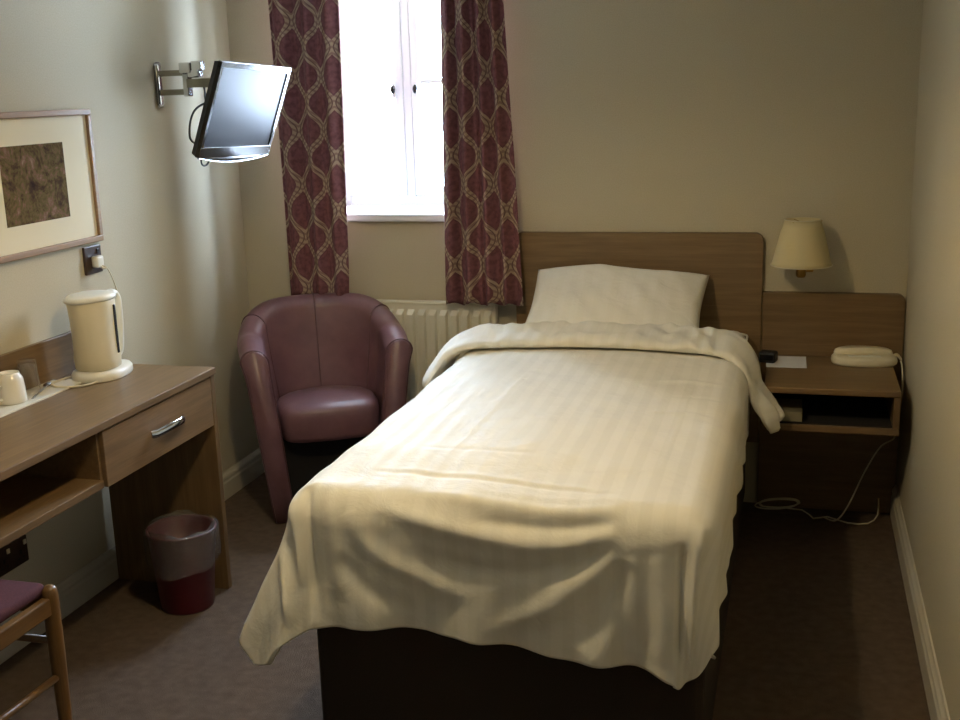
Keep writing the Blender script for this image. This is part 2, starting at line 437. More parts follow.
ns = empty('nightstand', (2.33, -.2, 0), 'oak laminate bedside unit with open shelf and wide back panel right of bed', 'nightstand')
rel(rounded_panel('back_panel', 2.075, W-.003, .001, .822, -.03, -.001, .03, 'laminate_x', (0, 1)), ns)
NX0, NX1, NY, NZ = 2.10, 2.527, -.493, .591
rel(box('top', NX0, NX1, NY-.004, -.03, NZ-.022, NZ, 'laminate_x', bevel=.004), ns)
rel(box('shelf', NX0, NX1, NY, -.03, .441, .463, 'laminate_x'), ns)
rel(box('side_panel', NX1-.02, NX1, NY, -.03, .463, NZ-.022, 'laminate_y'), ns)
rel(box('side_panel', NX0, NX0+.02, NY, -.03, .463, NZ-.022, 'laminate_y'), ns)
rel(box('painted_shelf_shade', NX0+.02, NX1-.02, NY+.012, -.03, .4632, .4662, 'painted_shade', bevel=0), ns)  # thin dark sheet, paints shade onto the floor of the open shelf

# ---------------------------------------------------------------- bed
BX0, BX1, BY0 = 1.127, 2.03, -1.985
bed = empty('bed', (1.6, -1.0, 0), 'single divan bed with dark brown base under the white duvet', 'bed')
bm = bmesh.new(); add_box(bm, BX0, BX1, BY0, -.035, .045, .40, .018, 3)
base = rel(from_bm('divan_base', bm, 'dark_fabric'), bed)
for x, y in ((BX0+.1, BY0+.12), (BX1-.1, BY0+.12), (BX0+.1, -.15), (BX1-.1, -.15)):
    rel(lathe('castor', [(0, 0), (.02, 0), (.024, .01), (.024, .03), (.016, .046), (0, .046)], 'black', c=(x, y, 0), n=20), bed)
bm = bmesh.new(); add_box(bm, BX0+.004, BX1-.004, BY0+.01, -.035, .40, .688, .05, 5)
mt = rel(from_bm('mattress', bm, 'sheet', smooth=True), bed)
me = mt.data; uvl = me.uv_layers.new(name='UVMap')
tag_piping = None
bm = bmesh.new()
for z in (.418, .668):
    x0, x1, y0, y1, r = BX0+.004, BX1-.004, BY0+.01, -.035, .05
    loop = []
    for cx, cy, a in ((x1-r, y1-r, 0), (x0+r, y1-r, PI/2), (x0+r, y0+r, PI), (x1-r, y0+r, 1.5*PI)):
        loop += [(cx+r*math.cos(a+PI/2*k/6), cy+r*math.sin(a+PI/2*k/6), z) for k in range(7)]
    loop.append(loop[0]); add_tube(bm, loop, .004, 6, False)
pp = from_bm('piping', bm, 'sheet', smooth=True); pp.location = -Vector(bed.location); pp.parent = mt
pp.matrix_parent_inverse = Matrix.Identity(4)
pp.location = Vector((0, 0, 0))

# duvet draping function ------------------------------------------------------
RX_L, RX_R, RY_F = BX0+.033, BX1-.058, BY0+.035        # inner rectangle edges (left, right, foot)
RR = .085; ZT = .708
def smooth(a, b, x): x = min(1, max(0, (x-a)/(b-a))); return x*x*(3-2*x)
def nse(x, y, z=0): return noise.noise(Vector((x, y, z)))
def gauss_line(p, a, b, w):
    ax, ay = a; bx, by = b; dx, dy = bx-ax, by-ay; L2 = dx*dx+dy*dy
    t = max(0, min(1, ((p[0]-ax)*dx+(p[1]-ay)*dy)/L2)); ex, ey = p[0]-ax-t*dx, p[1]-ay-t*dy
    return math.exp(-(ex*ex+ey*ey)/(w*w))*math.sin(PI*(.08+.84*t))
# creases in cloth metres (x across bed, y along; y below RY_F hangs at the foot)
def chain(pts, w, a):
    sp = [(v.x, v.y) for v in catmull([(p[0], p[1], 0) for p in pts], 4)]
    xs = [p[0] for p in sp]; ys = [p[1] for p in sp]; m = 3*w
    return [(sp, w, a, (min(xs)-m, max(xs)+m, min(ys)-m, max(ys)+m))]
CREASE = (chain([(1.87, -1.985), (1.74, -2.005), (1.55, -1.995), (1.38, -1.98)], .017, .009)
    + chain([(1.85, -2.02), (1.70, -2.042), (1.52, -2.035)], .015, -.009)
    + chain([(1.86, -2.04), (1.73, -2.080), (1.60, -2.078), (1.42, -2.05), (1.30, -2.02)], .019, .012)
    + chain([(1.85, -2.075), (1.72, -2.130), (1.56, -2.150), (1.38, -2.12)], .022, -.013)
    + chain([(1.85, -2.085), (1.78, -2.150), (1.70, -2.215), (1.56, -2.300)], .026, .013)
    + chain([(1.87, -2.10), (1.83, -2.20), (1.78, -2.31)], .026, -.014)
    + chain([(1.875, -2.09), (1.885, -2.20), (1.885, -2.33)], .016, .007)
    + chain([(1.93, -2.08), (1.945, -2.20), (1.945, -2.33)], .020, .010)
    + chain([(1.985, -2.05), (2.00, -2.18), (2.01, -2.34)], .020, -.020)
    + chain([(2.02, -1.99), (2.05, -2.12), (2.10, -2.33)], .018, .014)
    + chain([(1.130, -1.97), (1.150, -2.08), (1.172, -2.30)], .013, -.017)
    + chain([(1.090, -1.99), (1.105, -2.10), (1.115, -2.22)], .018, .013)
    + chain([(1.190, -1.95), (1.210, -2.08), (1.225, -2.25)], .020, .010)
    + chain([(1.00, -2.05), (1.03, -2.16), (1.06, -2.30)], .022, .014)
    + chain([(1.25, -2.03), (1.30, -2.12), (1.44, -2.19), (1.55, -2.21)], .022, .009)
    + chain([(1.22, -2.14), (1.30, -2.22), (1.40, -2.26)], .022, -.008)
    + chain([(1.22, -1.865), (1.42, -1.885), (1.60, -1.90), (1.87, -1.925)], .010, -.0032)
    + chain([(1.22, -1.845), (1.42, -1.865), (1.60, -1.882), (1.87, -1.905)], .010, .002)
    + chain([(1.28, -1.69), (1.45, -1.71), (1.62, -1.725)], .012, -.003)
    + chain([(1.404, -1.80), (1.404, -1.35), (1.404, -.90)], .005, .0022)
    + chain([(1.905, -1.80), (1.910, -1.30), (1.914, -.80)], .005, .0022)
    + chain([(1.80, -.98), (1.90, -.93), (1.99, -.95)], .014, .005)
    + chain([(1.80, -1.30), (1.92, -1.27), (2.0, -1.30)], .014, .004)
    + chain([(1.86, -1.12), (1.95, -1.10), (2.0, -1.13)], .012, -.004))
def cr_sum(s, t):
    tot = 0
    for sp, w, a_, bb in CREASE:
        if not (bb[0] < s < bb[1] and bb[2] < t < bb[3]): continue
        best = 1e9; u = 0; n = len(sp)-1
        for k in range(n):
            p, q = sp[k], sp[k+1]; dx, dy = q[0]-p[0], q[1]-p[1]; L2 = dx*dx+dy*dy+1e-12
            f = ((s-p[0])*dx+(t-p[1])*dy)/L2; f = 0 if f < 0 else (1 if f > 1 else f)
            ex, ey = s-p[0]-f*dx, t-p[1]-f*dy; d2 = ex*ex+ey*ey
            if d2 < best: best = d2; u = (k+f)/n
        tot += a_*math.exp(-best/(w*w))*smooth(0, .3, u)**.6*smooth(1, .7, u)**.6
    return tot
def drape(s, t, off=0.0, wr=1.0, flare_k=1.0):
    """cloth point (s across, t along) -> world"""
    cx = min(max(s, RX_L), RX_R); cy = max(t, RY_F)
    dx, dy = s-cx, t-cy; d = math.hypot(dx, dy)
    # puffy crown
    mx = (s-RX_L)/(RX_R-RX_L); crown = .016*max(0, 1-(2*mx-1)**2) if 0 < mx < 1 else 0
    z0 = ZT+crown*smooth(RY_F-.02, RY_F+.25, cy)
    r = RR+off
    arc = RR*PI/2
    bumpn = (.006*nse(s*5, t*5, 3)+.0035*nse(s*13, t*9, 7))*wr
    cr = cr_sum(s, t)*wr*.95 if off == 0 else 0
    if d < 1e-6: return Vector((cx, cy, z0+off+bumpn+cr))
    ux, uy = dx/d, dy/d
    k = bumpn+cr
    if d < arc:
        a = d/RR; rad = (r+k)*math.sin(a); z = z0-RR+(r+k)*math.cos(a)
    else:
        h = d-arc
        left = smooth(.2, -.25, s-(RX_L+.0)); foot = smooth(-1.2, -2.0, t)
        L_ = smooth(0, -.6, ux); R_ = smooth(0, .6, ux); S_ = smooth(-.55, 0, uy)
        fl = .06*(1-R_*S_)+.22*left*foot*(.3+.7*smooth(0, .1, -dy))*(1-R_)+.10*foot*L_+.02*R_*(1-S_)
        if s < (RX_L+RX_R)/2: p = -(cy-RY_F)+.25*math.atan2(max(0, -dy), max(1e-9, -dx)) if dx < 0 else .25*PI/2+(cx-RX_L)
        else: p = .25*PI/2+(RX_R-RX_L)+.25*math.atan2(max(0, dx), max(1e-9, -dy))+(cy-RY_F) if dx > 0 else .25*PI/2+(cx-RX_L)
        rip = math.sin(p*26+.6)*.5+math.sin(p*47+2)*.25+nse(p*14, h*3, 5)*.6
        corner = min(1, 2.2*min(abs(ux), abs(uy)))
        ang = math.atan2(uy, ux)
        rip2 = math.sin(ang*7.0+1.1)*corner
        amp = (.022-.010*R_)*smooth(0, .28, h)
        rad = r+k+h*fl*flare_k*(1-.25*h)+amp*rip*wr+(.028-.013*R_)*rip2*smooth(0, .35, h)*wr
        z = z0-RR-h*math.sqrt(max(.2, 1-(fl*flare_k)**2))
    return Vector((cx+ux*rad, cy+uy*rad, z))

SX0, SX1 = RX_L-.40, RX_R+.30
TY0, TY1 = RY_F-.372, -.50
nu, nv = 230, 330
def dfn(i, j):
    a = i/(nu-1); b = j/(nv-1)
    s = SX0+(SX1-SX0)*a; t = TY0+(TY1-TY0)*b
    # rounded cloth corners and slightly uneven hem
    if b < .5:
        w = (1-b/.5)
        t += -.018*math.sin(a*9+1.0)*w**6-.035*math.exp(-((s-2.02)/.08)**2)*w**5
    if abs(a-.5) > .38 and b < .12:
        c = (abs(a-.5)-.38)/.12; q = 1-b/.12
        k = (.08 if a < .5 else .12)*c*c*q
        s += (.45*k if a < .5 else -k*.35); t += k*(.8 if a < .5 else 1)
    if b > .5:   # side overhang shortens towards the head on the right
        pass
    v = drape(s, t)
    v.z += .004*nse(v.x*2, v.y*2)
    return v
dv = grid_mesh('cover', nu, nv, dfn, 'duvet', uv=lambda i, j: (i/(nu-1)*(SX1-SX0)+.013, j/(nv-1)*(TY1-TY0)))
duv = empty('duvet', (1.6, -1.3, .7), 'white satin-striped duvet draped over the bed with its top edge folded back', 'duvet')
rel(dv, duv)
md = dv.modifiers.new('thick', 'SOLIDIFY'); md.thickness = .012; md.offset = -1

# turned-down top edge: a soft thick band across the bed
prof = [(-.585, -.004), (-.622, .004), (-.636, .020), (-.626, .038), (-.60, .047), (-.56, .054), (-.51, .062), (-.46, .066), (-.42, .060), (-.395, .042), (-.388, .018), (-.40, -.002), (-.45, -.006), (-.53, -.006)]
prof = [(a, b*.78) for a, b in prof]
prof = [tuple(v) for v in [(p.x, p.y) for p in catmull([(a, b, 0) for a, b in prof+[prof[0]]], 4)]][:-1]
na = 150; FS0, FS1 = RX_L-.17, RX_R+.27
def ffn(i, j):
    y, o = prof[i]; a = j/(na-1); s = FS0+(FS1-FS0)*a
    e = min(1, min(a, 1-a)/.035); e = math.sqrt(max(0, 1-(1-e)**2))
    yc = -.51
    hang_r = smooth(RX_R, FS1, s); hang_l = smooth(RX_L+.02, FS0, s)
    yy = yc+(y-yc)*(1-.10*hang_r)*(.35+.65*max(e, hang_r*.6))+.012*nse(s*4, 2)+.006*nse(s*17, 4)
    yy -= .17*hang_l+.09*hang_r
    oo = (o-.02)*(.35+.65*e)+.02
    if o > .012: oo += .014*nse(s*7, y*9, 2)+.014*nse(s*21, y*12, 6)+.006*math.sin((yy)*60+s*9)*hang_r
    oo += .03*hang_l*e
    v = drape(s, yy, oo+.006, .3, 1.0)
    v.x += -.032*smooth(RX_R-.12, RX_R+.05, s)+.085*smooth(RX_R+.10, FS1, s)+.008*math.sin(yy*55)*hang_r
    if hang_l > 0: v.z += .0; v.x -= .0
    return v
fb = grid_mesh('folded_edge', len(prof), na, ffn, 'duvet', closed_u=True, caps=True, uv=lambda i, j: (j/(na-1)*(FS1-FS0)+FS0-SX0+.013, i*.01))
rel(fb, duv)

# pillow ----------------------------------------------------------------------
def pillow():
    n = 56; w, h, th = .318, .225, .082
    pts = {}
    def half(a, b, sgn):
        x = 2*a-1; y = 2*b-1
        prof_ = max(0, (1-abs(x)**2.6))*max(0, (1-abs(y)**2.4))
        z = sgn*th*prof_**.52
        pinch = 1-.07*(1-abs(x)**2)*(abs(y)**3)*0-.05*(1-abs(y)**1.5)*abs(x)**4*1-.0
        pinchy = 1-.07*(1-abs(x)**1.6)*abs(y)**4
        X = x*w*pinch; Y = y*h*pinchy
        if sgn > 0: z += .012*nse(X*7, Y*7, 1)*prof_+.008*nse(X*16+Y*9, Y*7, 4)*prof_**.5
        Y += .028*math.exp(-((X+.09)/.13)**2)*max(0, y)       # plumped top edge
        return Vector((X, Y, z))
    verts = []; faces = []; uvs = []
    idx = {}
    for sg in (1, -1):
        for j in range(n):
            for i in range(n):
                if sg == -1 and (i in (0, n-1) or j in (0, n-1)): idx[(sg, i, j)] = idx[(1, i, j)]; continue
                idx[(sg, i, j)] = len(verts); verts.append(half(i/(n-1), j/(n-1), sg))
    for sg in (1, -1):
        for j in range(n-1):
            for i in range(n-1):
                q = [(i, j), (i+1, j), (i+1, j+1), (i, j+1)]
                if sg < 0: q = q[::-1]
                faces.append([idx[(sg, a, b)] for a, b in q]); uvs.append([(a/(n-1)*.64, b/(n-1)*.46) for a, b in q])
    me = bpy.data.meshes.new('pillow'); me.from_pydata(verts, [], faces)
    l = me.uv_layers.new(name='UVMap'); k = 0
    for f in uvs:
        for c in f: l.data[k].uv = c; k += 1
    o = link('pillow', me, 'pillow', smooth=True)
    o.location = (1.568, -.268, .790); o.rotation_euler = (math.radians(28), math.radians(1.2), math.radians(.5))
    return tag(o, 'plump white pillow propped against the headboard', 'pillow')
pillow()

# ---------------------------------------------------------------- tub armchair
ac = empty('tub_armchair', (.468, -.340, 0), 'plum leatherette tub armchair in the corner under the window', 'armchair', rz=.52)
def taper(o):
    for v in o.data.vertices:
        k = max(0, 1-v.co.z/.66); s1 = 1-.20*k
        v.co.x *= s1; v.co.y = .0+(v.co.y-.0)*s1
    return o
def tub():
    R = .256; T = .088; fr = .155
    stations = []
    # centre-line of the U : left arm front -> back -> right arm front
    ns_ = 14; nb = 36
    for k in range(ns_): stations.append((-1, -fr+fr*k/ns_, None))
    for k in range(nb+1): stations.append((0, 0, PI-PI*k/nb))
    for k in range(1, ns_+1): stations.append((1, -fr*k/ns_, None))
    N = len(stations); cross = []
    m_ = 10
    def ring(idx):
        side, y, ang = stations[idx]
        if ang is None: c = Vector((side*R, y, 0)); nrm = Vector((side, 0, 0)); back = 0; f = -y/fr
        else: c = Vector((R*math.cos(ang), R*math.sin(ang)*.80, 0)); nrm = Vector((math.cos(ang), math.sin(ang), 0)); back = math.sin(ang); f = 0
        top = .712+.090*smooth(0, .95, back)-.034*smooth(0.0, 1.0, f)
        lean = .040*smooth(.0, 1, back)+.016
        th = T*(1-.0*f)
        out = []
        def P(o, z):
            k = z/.72
            return c+nrm*(o+lean*(k-.62)*1.6)+Vector((0, 0, z))
        zb = .004
        for z in (.004, .12, .24, .36, .48, .58): out.append(P(-th/2+.012*smooth(.5, 0, z)*0, z))
        zc = top-th*.55
        for k in range(m_+1):
            a = PI-PI*k/m_
            out.append(P(th*.56*math.cos(a)+.004, zc+th*.55*math.sin(a)))
        for z in (.58, .48, .36, .24, .12, .004): out.append(P(th/2+.002, z))
        return out
    rings = [ring(i) for i in range(N)]
    # rounded front ends
    def endcap(r0, dirv):
        cen = sum(r0, Vector())/len(r0); res = []
        for q, sc in ((.010, .93), (.016, .80)):
            rr = []
            for p in r0:
                c2 = Vector((cen.x, cen.y, p.z)) if p.z < .6 else Vector((cen.x, cen.y, .6+(p.z-.6)*.92))
                rr.append(c2+(p-c2)*sc+dirv*q)
            res.append(rr)
        return res
    dv_ = Vector((0, -1, 0))
    L = endcap(rings[0], dv_)[::-1]; Rr = endcap(rings[-1], dv_)
    allr = L+rings+Rr
    taper(grid_mesh('shell', len(rings[0]), len(allr), lambda i, j: allr[j][i], 'leather', ac, closed_u=True, caps=True))
    # piping seams
    def seam(idx, k0, k1, r=.0035, off=.0015):
        rg = rings[idx]; cen = Vector((0, -.05, .5)); bm = bmesh.new()
        pts_ = [rg[k] for k in range(k0, k1)]
        cc = sum(rg, Vector())/len(rg)
        pts_ = [p+(Vector((p.x-cc.x, p.y-cc.y, max(0, p.z-.6)*.4)).normalized()*off) for p in pts_]
        add_tube(bm, catmull(pts_, 3), r, 8)
        taper(from_bm('seam_piping', bm, 'leather_seam', ac, smooth=True))
    mid = N//2
    seam(mid, 2, 20, .0028, .001)
    seam(ns_+6, 2, 20, .0028, .001); seam(N-1-ns_-6, 2, 20, .0028, .001)
    for rg in (rings[0], rings[-1]):
        bm = bmesh.new(); add_tube(bm, catmull([p+Vector((0, -.003, 0)) for p in rg], 2), .0042, 8)
        taper(from_bm('arm_piping', bm, 'leather_seam', ac, smooth=True))
    # seat
    nA, nB = 48, 24
    hw = R-T/2-.006
    def plan(a):   # outline of the seat, a in 0..1
        th_ = 2*PI*a; c, s_ = math.cos(th_), math.sin(th_)
        if s_ >= 0: x, y = hw*c, hw*.80*s_
        else:
            k = abs(c)**.28*(1 if c > 0 else -1); x = hw*k; y = -(fr+.045)*abs(s_)**.45
            y = max(y, -(fr+.045)); y -= .022*(1-(x/hw)**2)
        return x, y
    lay = [(0, .320), (.88, .320), (.975, .325), (.995, .345), (1.0, .38), (.995, .415), (.97, .438), (.92, .450), (.8, .461), (.5, .472), (.0, .476)]
    def sf(i, j):
        k, z = lay[j]; x, y = plan(i/nA); z2 = z-.012*smooth(-.05, .2, y*k)*(z > .4)
        return (x*k, y*k-.0*(1-k), z2)
    taper(grid_mesh('seat_cushion', nA, len(lay), sf, 'leather', ac, closed_u=True))
    # near-black block painting the shade in the open space beneath the seat
    bm = bmesh.new(); add_box(bm, -hw+.006, hw-.006, -.12, .08, .03, .318, .004)
    taper(from_bm('painted_seat_shade', bm, 'painted_shade', ac))
tub()

# ---------------------------------------------------------------- desk
DX, DY0, DY1 = .430, -1.104, -2.515
desk = empty('desk', (.21, -1.8, 0), 'oak laminate wall desk with one drawer and open shelf, left foreground', 'desk')
def dp(o): return rel(o, desk)
dp(box('desktop', .0, DX+.006, DY1, DY0, .722, .745, 'laminate_y', bevel=.003))
dp(box('upstand', .0005, .018, DY1, DY0-.006, .745, .873, 'laminate_y', bevel=.002))
dp(box('end_panel', .019, DX, DY0-.028, DY0-.004, 0, .722, 'laminate_z', bevel=.0015))
dp(box('wall_bracket', .001, .05, DY1+.004, DY1+.026, .50, .722, 'laminate_z', bevel=.0015))
dp(box('divider', .019, DX-.016, -1.730, -1.712, .565, .722, 'laminate_y', bevel=.001))
dp(box('drawer_box', .03, DX-.018, -1.70, DY0-.034, .574, .712, 'laminate_y', bevel=.001))
dr = dp(box('drawer_front', DX-.016, DX, -1.722, DY0-.030, .562, .718, 'laminate_drawer', bevel=.002))
sh = dp(box('shelf', .019, DX-.006, DY1+.026, -1.730, .563, .585, 'laminate_y', bevel=.002))
# bow handle
hp = [(DX-.002, -1.49, .640), (DX+.010, -1.475, .640), (DX+.024, -1.44, .643), (DX+.028, -1.40, .644), (DX+.024, -1.36, .643), (DX+.010, -1.325, .640), (DX-.002, -1.315, .640)]
bm = bmesh.new(); pts = catmull(hp, 6); add_tube(bm, pts, .006, 12)
for v in bm.verts: v.co.z = .641+(v.co.z-.641)*2.0
h = from_bm('handle', bm, 'chrome', smooth=True)
h.location = Vector((0, 0, 0)); h.parent = dr
# dr vertices are in world coordinates, dr.location = -desk.location, so the handle shares its frame

# tea things -------------------------------------------------------------------
bm = bmesh.new()
add_box(bm, .062, .128, -1.80, -1.335, .745, .7505, .001)
add_box(bm, .019, .062, -1.80, -1.350, .745, .7505, .001)
tray = tag(from_bm('tray', bm, 'china'), 'flat white rectangular tray on the desk under cup and tumbler', 'tray')
cup = empty('cup', (.062, -1.600, .7505), 'white china cup upside down on the white tray', 'cup')
cup_body = lathe('cup_body', [(.0, .078), (.020, .078), (.024, .081), (.026, .086), (.029, .086), (.030, .080), (.0335, .075), (.0375, .066), (.0395, .045), (.0415, .02), (.043, .002), (.041, .0), (.039, .004), (.036, .06), (.0, .07)], 'china', cup)
bm = bmesh.new(); add_tube(bm, catmull([(0, -.038, .055), (0, -.06, .056), (0, -.069, .038), (0, -.06, .02), (0, -.041, .016)], 6), .0042, 8)
from_bm('cup_handle', bm, 'china', cup, smooth=True)
gl_ = tag(lathe('tumbler', [(0, .100), (.024, .100), (.026, .098), (.027, .09), (.031, .02), (.032, .001), (.031, 0), (.029, .001), (.0285, .02), (.0245, .088), (.0, .09)], 'tumbler'), 'clear glass tumbler upside down on tray beside the kettle cable', 'glass')
gl_.location = (.052, -1.505, .7505)
# teaspoon
bm = bmesh.new()
sp = catmull([(.104, -1.565, .7525), (.09, -1.52, .7545), (.074, -1.475, .7555), (.062, -1.445, .7535)], 6)
add_tube(bm, sp, [.0028-.0012*k/(len(sp)-1) for k in range(len(sp))], 8)
r_ = bmesh.ops.create_uvsphere(bm, u_segments=16, v_segments=8, radius=1)
ax = Vector((-.38, .92, 0)).normalized(); ay = Vector((-ax.y, ax.x, 0))
for v in r_['verts']: v.co = Vector((.052, -1.422, .755))+ax*v.co.x*.024+ay*v.co.y*.013+Vector((0, 0, v.co.z*.0035))
tag(from_bm('teaspoon', bm, 'steel', smooth=True), 'steel teaspoon lying on the tray', 'spoon')

# kettle: jug kettle, spout towards -y (left in the picture)
kt = empty('kettle', (.134, -1.278, .745), 'cream plastic jug kettle on its round base at the desk end', 'kettle', rz=math.radians(-4)); kt.scale = (1.1, 1.08, 1.0)
def kring(z, hw, hd, sp, n=48, front=0):
    out = []
    for i in range(n):
        a = 2*PI*i/n; c, s_ = math.cos(a), math.sin(a)
        x = hw*(abs(c)**.85)*(1 if c > 0 else -1); y = hd*(abs(s_)**.9)*(1 if s_ > 0 else -1)
        # spout pulls -y
        k = max(0, -s_)**4; y -= sp*k; x *= 1-.0*k
        out.append((x, y, z))
    return out
lay = [kring(.030, .050, .058, 0), kring(.034, .056, .064, 0), kring(.06, .058, .066, .0), kring(.12, .0565, .063, .004), kring(.18, .0565, .062, .012), kring(.225, .057, .062, .021), kring(.243, .0575, .062, .026), kring(.247, .055, .060, .024)]
grid_mesh('kettle_body', 48, len(lay), lambda i, j: lay[j][i], 'cream_plastic', kt, closed_u=True, caps=True)
lay2 = [kring(.243, .060, .065, .027), kring(.247, .0615, .067, .029), kring(.256, .0605, .066, .027), kring(.260, .056, .060, .022), kring(.262, .03, .04, .0)]
grid_mesh('kettle_lid', 48, len(lay2), lambda i, j: lay2[j][i], 'white_plastic', kt, closed_u=True, caps=True)
# base plate, with a cord-store lobe towards +y
def bring(z, k):
    return [(.072*k*math.cos(2*PI*i/48)*(1.0-.12*max(0, math.sin(2*PI*i/48))), (.078*k*math.sin(2*PI*i/48))*(1.62 if math.sin(2*PI*i/48) > 0 else 1.05), z) for i in range(48)]
lay3 = [bring(0, .98), bring(.004, 1.0), bring(.018, .99), bring(.026, .93), bring(.030, .78), bring(.031, .4)]
grid_mesh('kettle_base', 48, len(lay3), lambda i, j: lay3[j][i], 'white_plastic', kt, closed_u=True, caps=True)
bm = bmesh.new(); hpts = catmull([(0.0, .066, .245), (0, .092, .246), (0, .108, .225), (0, .109, .17), (0, .105, .11), (0, .094, .06), (0, .066, .045)], 6)
add_tube(bm, hpts, .0115, 12)
for v in bm.verts: v.co.x *= 1.25
from_bm('kettle_handle', bm, 'white_plastic', kt, smooth=True)
bm = bmesh.new(); 
vs = add_box(bm, -.0045, .0045, -.002, .004, .075, .225, .001)
wg = from_bm('level_window', bm, 'grey_plastic', kt); wg.location = (.0545, .020, 0); wg.rotation_euler = (0, 0, math.radians(-80))
# cord loop on desk, left of the base
bm = bmesh.new(); add_tube(bm, catmull([(.175, -1.345, .749), (.165, -1.385, .749), (.135, -1.42, .75), (.095, -1.435, .752), (.065, -1.42, .756), (.05, -1.385, .753), (.05, -1.33, .750), (.07, -1.29, .750)], 8), .0036, 8)
cb = from_bm('desk_cord', bm, 'cream_plastic', smooth=True)
def adopt(o, root):
    M_ = Matrix.Translation(root.location) @ root.rotation_euler.to_matrix().to_4x4() @ Matrix.Diagonal((*root.scale, 1))
    o.data.transform(M_.inverted()); o.parent = root; return o
adopt(cb, kt)
# socket with plug above
sk = empty('wall_socket', (0, -1.06, 1.075), 'small brown single socket plate below the picture with plug in it', 'socket')
rel(box('plate', 0, .009, -1.108, -1.016, 1.030, 1.120, 'brown_plate', bevel=.003), sk)
rel(box('switch', .009, .013, -1.045, -1.033, 1.092, 1.108, 'black', bevel=.001), sk)
plug = empty('plug', (.009, -1.06, 1.068), 'white kettle plug pushed into the brown socket below the picture', 'plug')
bm = bmesh.new(); add_box(bm, .009, .034, -1.079, -1.041, 1.050, 1.088, .007, 3)
rel(from_bm('plug_body', bm, 'white_plastic', smooth=True), plug)
rel(tube('plug_cord', [(.030, -1.055, 1.056), (.045, -1.048, 1.046), (.042, -1.02, 1.01), (.030, -.985, .96), (.026, -.98, .91), (.030, -1.0, .86), (.05, -1.06, .82), (.07, -1.12, .78), (.085, -1.17, .762)], .0022, 'cream_plastic', sm=8, n=8), plug)
rel(tube('strain_relief', [(.030, -1.062, 1.056), (.036, -1.056, 1.048), (.045, -1.048, 1.046)], .004, 'white_plastic', sm=4), plug)

# lower double socket
s2_ = empty('double_socket', (0, -1.62, .285), 'brown double socket low on the wall beneath the desk', 'socket')
rel(box('plate', 0, .009, -1.690, -1.546, .243, .325, 'brown_plate', bevel=.003), s2_)
for y in (-1.655, -1.58):
    rel(box('switch', .009, .013, y-.006+.02, y+.006+.02, .300, .314, 'cream_plastic', bevel=.001), s2_)
    bm = bmesh.new(); add_box(bm, .0092, .0102, y-.004, y+.004, .276, .290); add_box(bm, .0092, .0102, y-.016, y-.008, .262, .267); add_box(bm, .0092, .0102, y+.008, y+.016, .262, .267)
    rel(from_bm('pin_slots', bm, 'black'), s2_)

# ---------------------------------------------------------------- framed picture
pic = empty('framed_picture', (.0, -1.313, 1.34), 'pale oak framed garden print with wide cream mount above the desk', 'picture')
PY0, PY1, PZ0, PZ1, FWd = -1.614, -1.0125, 1.131, 1.549, .019
def pbox(nm, y0, y1, z0, z1, mt_, x0=.002, x1=.022, bev=.003): return rel(box(nm, x0, x1, y0, y1, z0, z1, mt_, bevel=bev), pic)
bm = bmesh.new(); add_box(bm, .001, .022, PY0, PY1, PZ1-FWd, PZ1, .003); add_box(bm, .001, .022, PY0, PY1, PZ0, PZ0+FWd, .003)
add_box(bm, .001, .022, PY0, PY0+FWd, PZ0+FWd, PZ1-FWd, .003); add_box(bm, .001, .022, PY1-FWd, PY1, PZ0+FWd, PZ1-FWd, .003)
rel(from_bm('frame', bm, 'picframe'), pic)
pbox('mount', PY0+.015, PY1-.015, PZ0+.015, PZ1-.015, 'mat', .001, .012, .0)
pbox('print', -1.463, -1.164, 1.226, 1.453, 'print', .0121, .0128, 0)

# ---------------------------------------------------------------- waste bin
bn = empty('waste_bin', (.355, -1.262, 0), 'maroon plastic waste bin with clear liner under the desk drawer', 'bin')
lathe('bin_body', [(0, .004), (.080, .0), (.083, .006), (.104, .252), (.109, .258), (.107, .264), (.101, .258), (.080, .012), (0, .01)], 'bin', bn, n=56)
def linf(i, j):
    # liner: from inside depth up, over rim, down outside
    n = 72; a = 2*PI*i/n
    path = [(.078, .12), (.086, .18), (.093, .235), (.098, .262), (.106, .2745), (.1135, .268), (.1135, .24), (.112, .205), (.1115, .168), (.110, .146)]
    r, z = path[j]
    w = .0035*math.sin(a*9+j)+.003*math.sin(a*17+2*j)+.004*nse(math.cos(a)*3, math.sin(a)*3, j*.5)
    if j >= 5: w = abs(w)*.8
    if j == 9: z += .012*math.sin(a*2+1)+.005*math.sin(a*5)
    if 3 <= j <= 5: z += .006*math.sin(a*3+1)+.004*math.sin(a*7)
    return ((r+w)*math.cos(a), (r+w)*math.sin(a), z)
grid_mesh('bin_liner', 72, 10, linf, 'liner', bn, closed_u=True)
bm = bmesh.new(); rim = [((.1175)*math.cos(2*PI*k/60), (.1175)*math.sin(2*PI*k/60), .140+.014*math.sin(2*PI*k/30+1)) for k in range(61)]

